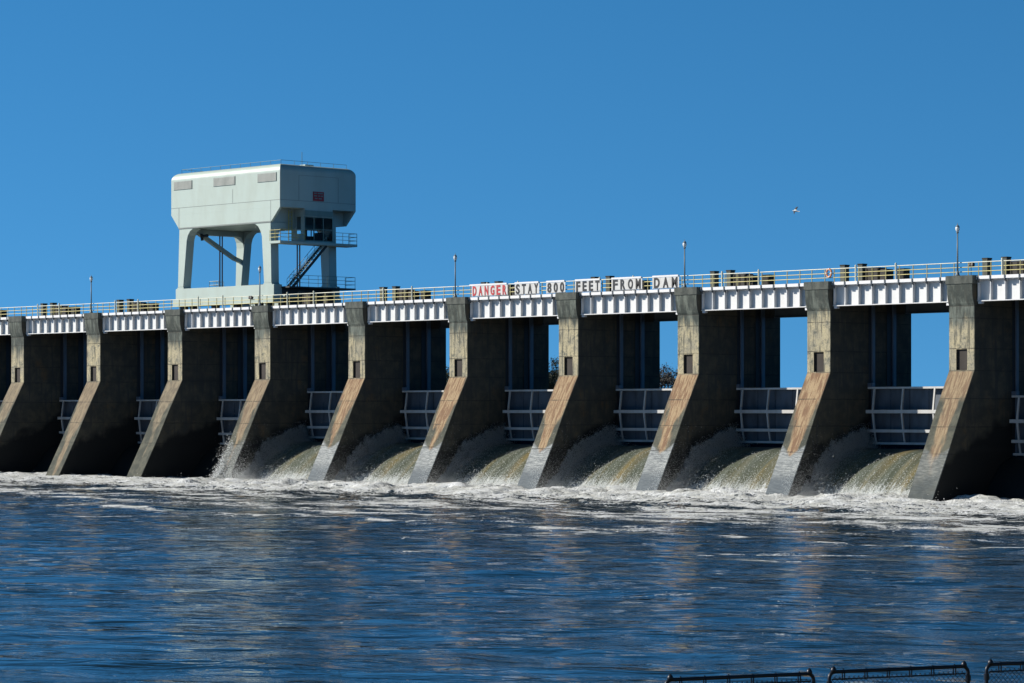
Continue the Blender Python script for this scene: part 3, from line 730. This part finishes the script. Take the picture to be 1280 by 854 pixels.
# drive shafts
for x, y in ((31.0,7.2),(47.1,5.08)):
    for dy in (0,.34): MB().tube([(x,y+dy,zz(27.6 if x < 40 else 25.2)),(x,y+dy,zz(20.5))], .075, 8).build('drive_shaft', M['pipe'], t)
def rail_run(parent, pts, h, mat, name='handrail', rr=.028, step=1.3, nr=3):
    mb = MB(); pts = [Vector(p) for p in pts]
    for k in range(1, nr+1): 
        for a, b in zip(pts[:-1], pts[1:]): mb.tube([a+Vector((0,0,h*k/nr)), b+Vector((0,0,h*k/nr))], rr, 6)
    for a, b in zip(pts[:-1], pts[1:]):
        n = max(1, round((b-a).length/step))
        for i in range(n+1):
            p = a.lerp(b, i/n); mb.tube([p, p+Vector((0,0,h))], rr, 6)
    return mb.build(name, mat, parent)
# landing round the left shaft
MB().box(30.3,31.9,6.3,8.3,zz(20.53),zz(20.62)).build('landing', M['crane_dark'], t)
rail_run(t, [(31.9,6.3,zz(20.62)),(30.3,6.3,zz(20.62)),(30.3,8.3,zz(20.62))], 1.25, M['crane'], 'landing_rail', .03, 1.0)
rail_run(t, [(31.4,10.0,zz(20.95)),(36.5,10.0,zz(20.95))], .55, M['crane_dark'], 'sill_rail', .03, 1.7, 1)
# cab platform, cab, stair
pf = MB().box(46.45,48.3,1.75,12.55,zz(25.22),zz(25.50)).build('cab_platform', M['crane'], t, .02)
rail_run(pf, [(46.5,1.8,zz(25.5)),(48.25,1.8,zz(25.5)),(48.25,5.2,zz(25.5))], 1.15, M['yellow'], 'platform_rail', .03, 1.1)
rail_run(pf, [(48.25,9.5,zz(25.5)),(48.25,12.5,zz(25.5)),(46.9,12.5,zz(25.5))], 1.15, M['railwhite'], 'platform_rail', .03, 1.1)
cab = MB().box(45.9,47.94,5.40,9.34,zz(25.50),zz(25.62)).box(45.9,47.94,5.4,9.34,zz(28.25),zz(29.2)).box(45.9,47.94,5.36,5.46,zz(25.62),zz(26.4)).box(45.9,46.6,5.36,5.46,zz(26.4),zz(28.25)).box(47.35,47.94,5.36,5.46,zz(26.4),zz(28.25)).box(45.86,45.92,5.4,9.34,zz(25.62),zz(26.3)).box(45.9,47.94,9.25,9.36,zz(25.62),zz(28.25)).build('operator_cab', M['crane'], t)
fr = MB()
for y in (5.42,6.72,8.02,9.30): fr.box(47.86,47.95,y-.05,y+.05,zz(25.62),zz(28.25)); fr.box(45.86,45.93,y-.05,y+.05,zz(26.3),zz(28.25))
for z in (25.68,26.9,28.2): fr.box(47.865,47.945,5.46,9.26,zz(z-.04),zz(z+.04))
fr.build('window_frame', M['vent'], cab)
for y0 in (5.47,6.77,8.07): 
    MB().box(47.89,47.91,y0,y0+1.2,zz(25.72),zz(28.16)).build('pane', M['glass'], cab)
MB().box(46.5,47.1,6.3,6.9,zz(25.6),zz(26.1)).box(46.5,46.62,6.3,6.9,zz(26.1),zz(26.9)).build('operator_seat', M['crane_dark'], cab, .04)
MB().box(46.7,47.5,7.6,8.6,zz(25.6),zz(26.6)).build('control_desk', M['crane_dark'], cab, .04)
MB().box(47.96,48.02,5.42,9.3,zz(28.3),zz(28.9)).build('shade_panel', M['vent'], cab)
ld = MB()
for y in (4.3,4.75): ld.bar((46.6,y,zz(25.5)),(46.6,y,zz(28.9)), .07,.07, (1,0,0))
for i in range(10): ld.tube([(46.6,4.3,zz(25.8+i*.32)),(46.6,4.75,zz(25.8+i*.32))], .025, 6)
ld.build('ladder', M['yellow'], t)
sta = thing('stair'); sta.parent = t
A = Vector((47.05,3.7,zz(20.55))); B = Vector((47.05,8.5,zz(25.22)))
for dx in (0,.85): MB().bar(A+Vector((dx,0,0)), B+Vector((dx,0,0)), .07,.30, (1,0,0) if False else (0,0,1)).build('stringer', M['crane_dark'], sta)
tr_ = MB()
for i in range(17):
    p = A.lerp(B, (i+.5)/17); tr_.box(p.x+.04,p.x+.81,p.y-.13,p.y+.13,p.z-.02,p.z+.02)
tr_.build('tread', M['crane'], sta)
hr = MB()
for dx in (0,.85):
    hr.tube([A+Vector((dx,0,.95)), B+Vector((dx,0,.95))], .028, 6); hr.tube([A+Vector((dx,0,.5)), B+Vector((dx,0,.5))], .024, 6)
    for i in range(6): p = A.lerp(B, i/5)+Vector((dx,0,0)); hr.tube([p, p+Vector((0,0,.95))], .024, 6)
hr.build('stair_rail', M['crane'], sta)
lw = MB().box(46.0,48.3,3.0,12.3,zz(20.54),zz(20.70)).build('lower_walkway', M['crane_dark'], t)
rail_run(lw, [(48.25,3.1,zz(20.7)),(48.25,12.25,zz(20.7)),(46.6,12.25,zz(20.7))], 1.2, M['vent'], 'walkway_rail', .026, 1.25)
rail_run(hs, [(29.9,11.9,zz(33.74)),(29.9,2.75,zz(33.74)),(47.2,2.75,zz(33.74)),(47.2,11.9,zz(33.74))], .42, M['vent'], 'roof_rail', .022, 1.7, 1)
MB().tube([(46.9,5.9,zz(33.7)),(46.9,5.9,zz(35.2))], .03, 6).build('antenna', M['vent'], hs)
MB().box(45.6,46.6,6.6,7.8,zz(33.74),zz(33.95)).build('roof_hatch', M['crane'], hs, .02)

# ------------------------------------------------------------------ gull
def loft(mb, rings):
    n = len(rings[0]); vs = [p for r in rings for p in r]; fs = []
    for i in range(len(rings)-1):
        for k in range(n): fs.append((i*n+k, i*n+(k+1)%n, (i+1)*n+(k+1)%n, (i+1)*n+k))
    fs += [tuple(range(n))[::-1], tuple(range((len(rings)-1)*n, len(rings)*n))]
    mb.add(vs, fs)
def gull():
    mb = MB(); N_ = 10
    body = [(-.30,.004,.06,-.0),(-.22,.012,.07,0),(-.12,.045,.05,0),(0,.062,.065,0),(.10,.055,.058,.005),(.16,.036,.04,.015),(.20,.036,.038,.02),(.235,.022,.022,.018),(.28,.005,.005,.01)]
    loft(mb, [[(x, w*math.cos(2*math.pi*k/N_), h*math.sin(2*math.pi*k/N_)*(1 if x > -.2 else .15)+zc) for k in range(N_)] for x, h, w, zc in [(a, b, c, d) for a, b, c, d in body]])
    for sd in (-1,1):
        st = [(0,.0,.11,.02),(.12,.07,.10,.02),(.26,.13,.085,.016),(.40,.13,.065,.01),(.52,.10,.035,.006),(.60,.06,.008,.003)]
        loft(mb, [[(.05+c*math.cos(2*math.pi*k/N_)-.25*max(0,y-.25), sd*y, zc+th*math.sin(2*math.pi*k/N_)) for k in range(N_)] for y, zc, c, th in st])
    return mb
gm = gull().build('seagull', M['gullbody'], None, smooth=True)
gm.data.materials.append(M['gullwing'])
for p in gm.data.polygons: p.material_index = 1 if abs(p.center.y) > .10 else 0
md = gm.modifiers.new('sub', 'SUBSURF'); md.levels = md.render_levels = 1
gm.scale = (.72,)*3; gm.location = (181.47,-71.51,18.11); gm.rotation_euler = (R(-32), R(-6), R(205))
tag(gm, 'small white gull with dark wings gliding in the blue sky', 'gull')

# ------------------------------------------------------------------ foreground fence panels
def make_fence(L):
    t = thing('fence_panel'); H = 1.52; r = .10
    arc = lambda cx, sgn: [(cx - sgn*r*math.cos(a), 0, H - r + r*math.sin(a)) for a in np.linspace(0, math.pi/2, 7)]
    pts = [(0,0,-.25)] + [(0,0,H-r)] + arc(r, 1)[1:] + [(L/2,0,H)] + [(L-r,0,H)] + [(L-r+r*math.sin(a),0,H-r+r*math.cos(a)) for a in np.linspace(0, math.pi/2, 7)][1:] + [(L,0,-.25)]
    MB().tube(pts, .030, 10).build('frame', M['fence'], t, smooth=True)
    for x in (.075, L-.075):
        MB().lathe([(-.02,.045),(.02,.05),(.05,.035),(.075,.01)], (x,0,H+.012), 10).build('corner_knob', M['fence'], t, smooth=True)
    for x in (0, L): MB().lathe([(-.05,.046),(.05,.046)], (x,0,H-.19), 10).build('coupling', M['fence'], t)
    MB().tube([(.03,0,.05),(L-.03,0,.05)], .018, 8).build('bottom_rail', M['fence'], t)
    MB().tube([(.05,.0,H-.115),(L-.05,.0,H-.115)], .012, 8).build('tension_wire', M['fence'], t)
    for i in range(6):
        x = .25 + i*(L-.5)/5
        MB().tube([(x,-.03,H-.135),(x,-.036,H-.02),(x,0,H+.036),(x,.036,H-.02),(x,.03,H-.135)], .011, 6).build('tie', M['fence'], t)
    net = MB(); p = .085; top = H-.075; bot = .06; h = top-bot
    for s in (1,-1):
        k = -int(h/p)-1
        while k*p < L:
            x0, x1 = k*p, k*p+h; za, zb = bot, top
            if s < 0: x0, x1 = x1, x0
            # clip in x
            (xa, zA), (xb, zB) = sorted([(x0, za), (x1, zb)])
            lo, hi = max(xa, .04), min(xb, L-.04)
            if hi - lo > .02:
                f = lambda x: zA + (zB-zA)*(x-xa)/(xb-xa)
                net.tube([(lo, .004*s, f(lo)), (hi, .004*s, f(hi))], .0042, 4)
            k += 1
    net.build('chain_link', M['wire'], t)
    return t
dirv = Vector((.348,.9375,0)).normalized(); az = math.atan2(dirv.y, dirv.x)
for (x, y, L, lb) in ((250.44,-156.04,2.52,'leftmost visible dark chain link fence panel at the bottom edge'),
                  (251.33,-153.32,2.50,'middle dark chain link fence panel at the bottom edge'),(252.24,-150.55,2.55,'dark chain link fence panel in the bottom right corner')):
    o = make_fence(L); o.location = (x, y, 3.40-1.52 + {249.56:-.02}.get(x,0)); o.rotation_euler = (0,0,az)
    tag(o, lb, 'fence', 'chain link fence panels on the bank')

# ------------------------------------------------------------------ far trees seen through the open bays
def make_tree(h, w, leaf, seed, dens):
    rs = np.random.default_rng(seed); t = thing('bank_tree')
    tk = MB(); tk.tube([(0,0,-.8),(0.1,0,h*.3),(.0,.1,h*.6),(.1,0,h*.92)], [.22,.17,.1,.03], 7)
    for i in range(9):
        a = rs.random()*6.28; z = h*(.3+.5*rs.random()); l = w*.5*(.6+.5*rs.random())
        tk.tube([(0,0,z),(l*.6*math.cos(a),l*.6*math.sin(a),z+l*.35),(l*math.cos(a),l*math.sin(a),z+l*.8)], [.07,.045,.02], 5)
    tk.build('trunk', M['bark'], t)
    n = dens; cl = 16; cc = rs.normal(size=(cl,3))*np.array([w*.26,w*.26,h*.19])+np.array([0,0,h*.6])
    idx = rs.integers(0, cl, n); p = cc[idx] + rs.normal(size=(n,3))*w*.10
    s = .10+.16*rs.random(n); u = rs.normal(size=(n,3)); v = rs.normal(size=(n,3)); u /= np.linalg.norm(u,axis=1)[:,None]; v /= np.linalg.norm(v,axis=1)[:,None]
    co = np.stack([p-u*s[:,None], p+v*s[:,None]*.8, p+u*s[:,None], p-v*s[:,None]*.8], 1).reshape(-1,3)
    link('crown', raw_mesh(bpy.data.meshes.new('crown'), co, np.arange(4*n).reshape(-1,4)), leaf, t)
    return t
TR = [(545,9.2,5.5,'leaf_dark',3200),(557,10.4,6.5,'leaf_dark',3600),(566,8.8,5.5,'leaf_dark',3000),(680,10.2,6,'leaf_dark',3600),(691,11.2,7,'leaf_dark',4200),(701,9.6,5.5,'leaf_dark',3000),
      (815,9.8,6,'leaf_twig',1500),(826,9.0,5.5,'leaf_twig',1700),(835,10.6,6.5,'leaf_twig',1500),(846,10.0,6,'leaf_twig',1700),(856,9.2,6,'leaf_twig',1300)]
CAM = Vector((278.83,-186.62,7.4)); th = R(43.985); Dv = Vector((-math.cos(th), math.sin(th), 0)); Rv = Vector((math.sin(th), math.cos(th), 0))
gp = {545:'through the bay left of DANGER',680:'through the bay under DANGER STAY',815:'through the bay under FROM DAM'}
for i, (px, h, w, lf, de) in enumerate(TR):
    ga = 545 if px < 600 else (680 if px < 750 else 815)
    o = make_tree(h, w, M[lf], 500+i, de); p = CAM + (Dv + Rv*(px-640)/3500)*(690+8*(i%3)); o.location = (p.x, p.y, 8.6)
    tag(o, ('dark evergreen' if lf == 'leaf_dark' else 'bare twiggy') + ' far bank tree seen ' + gp[ga] + ', ' + ['left one','middle one','right one'][min(2, [q[0] for q in TR if abs(q[0]-ga) < 60].index(px))] , 'tree', 'trees on the far bank')

# ------------------------------------------------------------------ camera
cam = bpy.data.cameras.new('camera'); co = bpy.data.objects.new('camera', cam); COL.objects.link(co); SC.camera = co
cam.sensor_width = 36; cam.lens = 3500/1280*36; cam.shift_y = 87/1280; cam.clip_start = .5; cam.clip_end = 20000
co.location = CAM; co.rotation_euler = Dv.to_track_quat('-Z', 'Y').to_euler()
# ------------------------------------------------------------------ sun and sky
AZ, EL = R(51), R(29)
sv = Vector((-math.sin(AZ)*math.cos(EL), -math.cos(AZ)*math.cos(EL), math.sin(EL)))
sun = bpy.data.lights.new('sun', 'SUN'); so = bpy.data.objects.new('sun', sun); COL.objects.link(so)
sun.energy = 5.0; sun.angle = R(.5); sun.color = (1,.95,.86); so.rotation_euler = sv.to_track_quat('Z', 'Y').to_euler(); so.location = (0,-60,80)
w = bpy.data.worlds.new('World'); SC.world = w; w.use_nodes = True; nt = w.node_tree; nt.nodes.clear()
out = nt.nodes.new('ShaderNodeOutputWorld'); bg = nt.nodes.new('ShaderNodeBackground'); sky = nt.nodes.new('ShaderNodeTexSky')
sky.sky_type = 'NISHITA'; sky.sun_disc = False; sky.sun_elevation = EL; sky.sun_rotation = math.atan2(sv.x, sv.y)
sky.altitude = 0; sky.air_density = 1.0; sky.dust_density = 0.0; sky.ozone_density = 4.0
tc = nt.nodes.new('ShaderNodeTexCoord'); sep = nt.nodes.new('ShaderNodeSeparateXYZ'); cmb = nt.nodes.new('ShaderNodeCombineXYZ')
mz = nt.nodes.new('ShaderNodeMath'); mz.operation = 'MULTIPLY_ADD'; mz.inputs[1].default_value = 1.7; mz.inputs[2].default_value = .33
nt.links.new(tc.outputs['Generated'], sep.inputs[0]); nt.links.new(sep.outputs[0], cmb.inputs[0]); nt.links.new(sep.outputs[1], cmb.inputs[1])
ab = nt.nodes.new('ShaderNodeMath'); ab.operation = 'ABSOLUTE'; nt.links.new(sep.outputs[2], ab.inputs[0])
nt.links.new(ab.outputs[0], mz.inputs[0]); nt.links.new(mz.outputs[0], cmb.inputs[2]); nt.links.new(cmb.outputs[0], sky.inputs[0])
hsv = nt.nodes.new('ShaderNodeHueSaturation'); hsv.inputs['Saturation'].default_value = 1.25; hsv.inputs['Value'].default_value = 1.
nt.links.new(sky.outputs[0], hsv.inputs['Color']); dk = nt.nodes.new('ShaderNodeMapRange'); dk.interpolation_type = 'SMOOTHSTEP'; dk.inputs[1].default_value = .30; dk.inputs[2].default_value = .62; dk.inputs[3].default_value = 1.0; dk.inputs[4].default_value = .15
nt.links.new(ab.outputs[0], dk.inputs[0])
tint = nt.nodes.new('ShaderNodeMix'); tint.data_type = 'RGBA'; tint.blend_type = 'MULTIPLY'; tint.inputs[0].default_value = 1; tint.inputs[7].default_value = (1.02,1.12,.97,1)
dim = nt.nodes.new('ShaderNodeVectorMath'); dim.operation = 'SCALE'
nt.links.new(hsv.outputs[0], tint.inputs[6]); nt.links.new(tint.outputs[2], dim.inputs[0]); nt.links.new(dk.outputs[0], dim.inputs['Scale']); nt.links.new(dim.outputs[0], bg.inputs[0]); nt.links.new(bg.outputs[0], out.inputs[0])
bg.inputs[1].default_value = .15
vs = SC.view_settings; vs.view_transform = 'Standard'; vs.look = 'None'; vs.gamma = 1; vs.use_curve_mapping = False; vs.exposure = .27
SC.display_settings.display_device = 'sRGB'
SC.cycles.max_bounces = 8; SC.cycles.transmission_bounces = 8; SC.cycles.diffuse_bounces = 1; SC.cycles.transparent_max_bounces = 6; SC.cycles.caustics_reflective = False; SC.cycles.caustics_refractive = False
SC.cycles.use_denoising = True
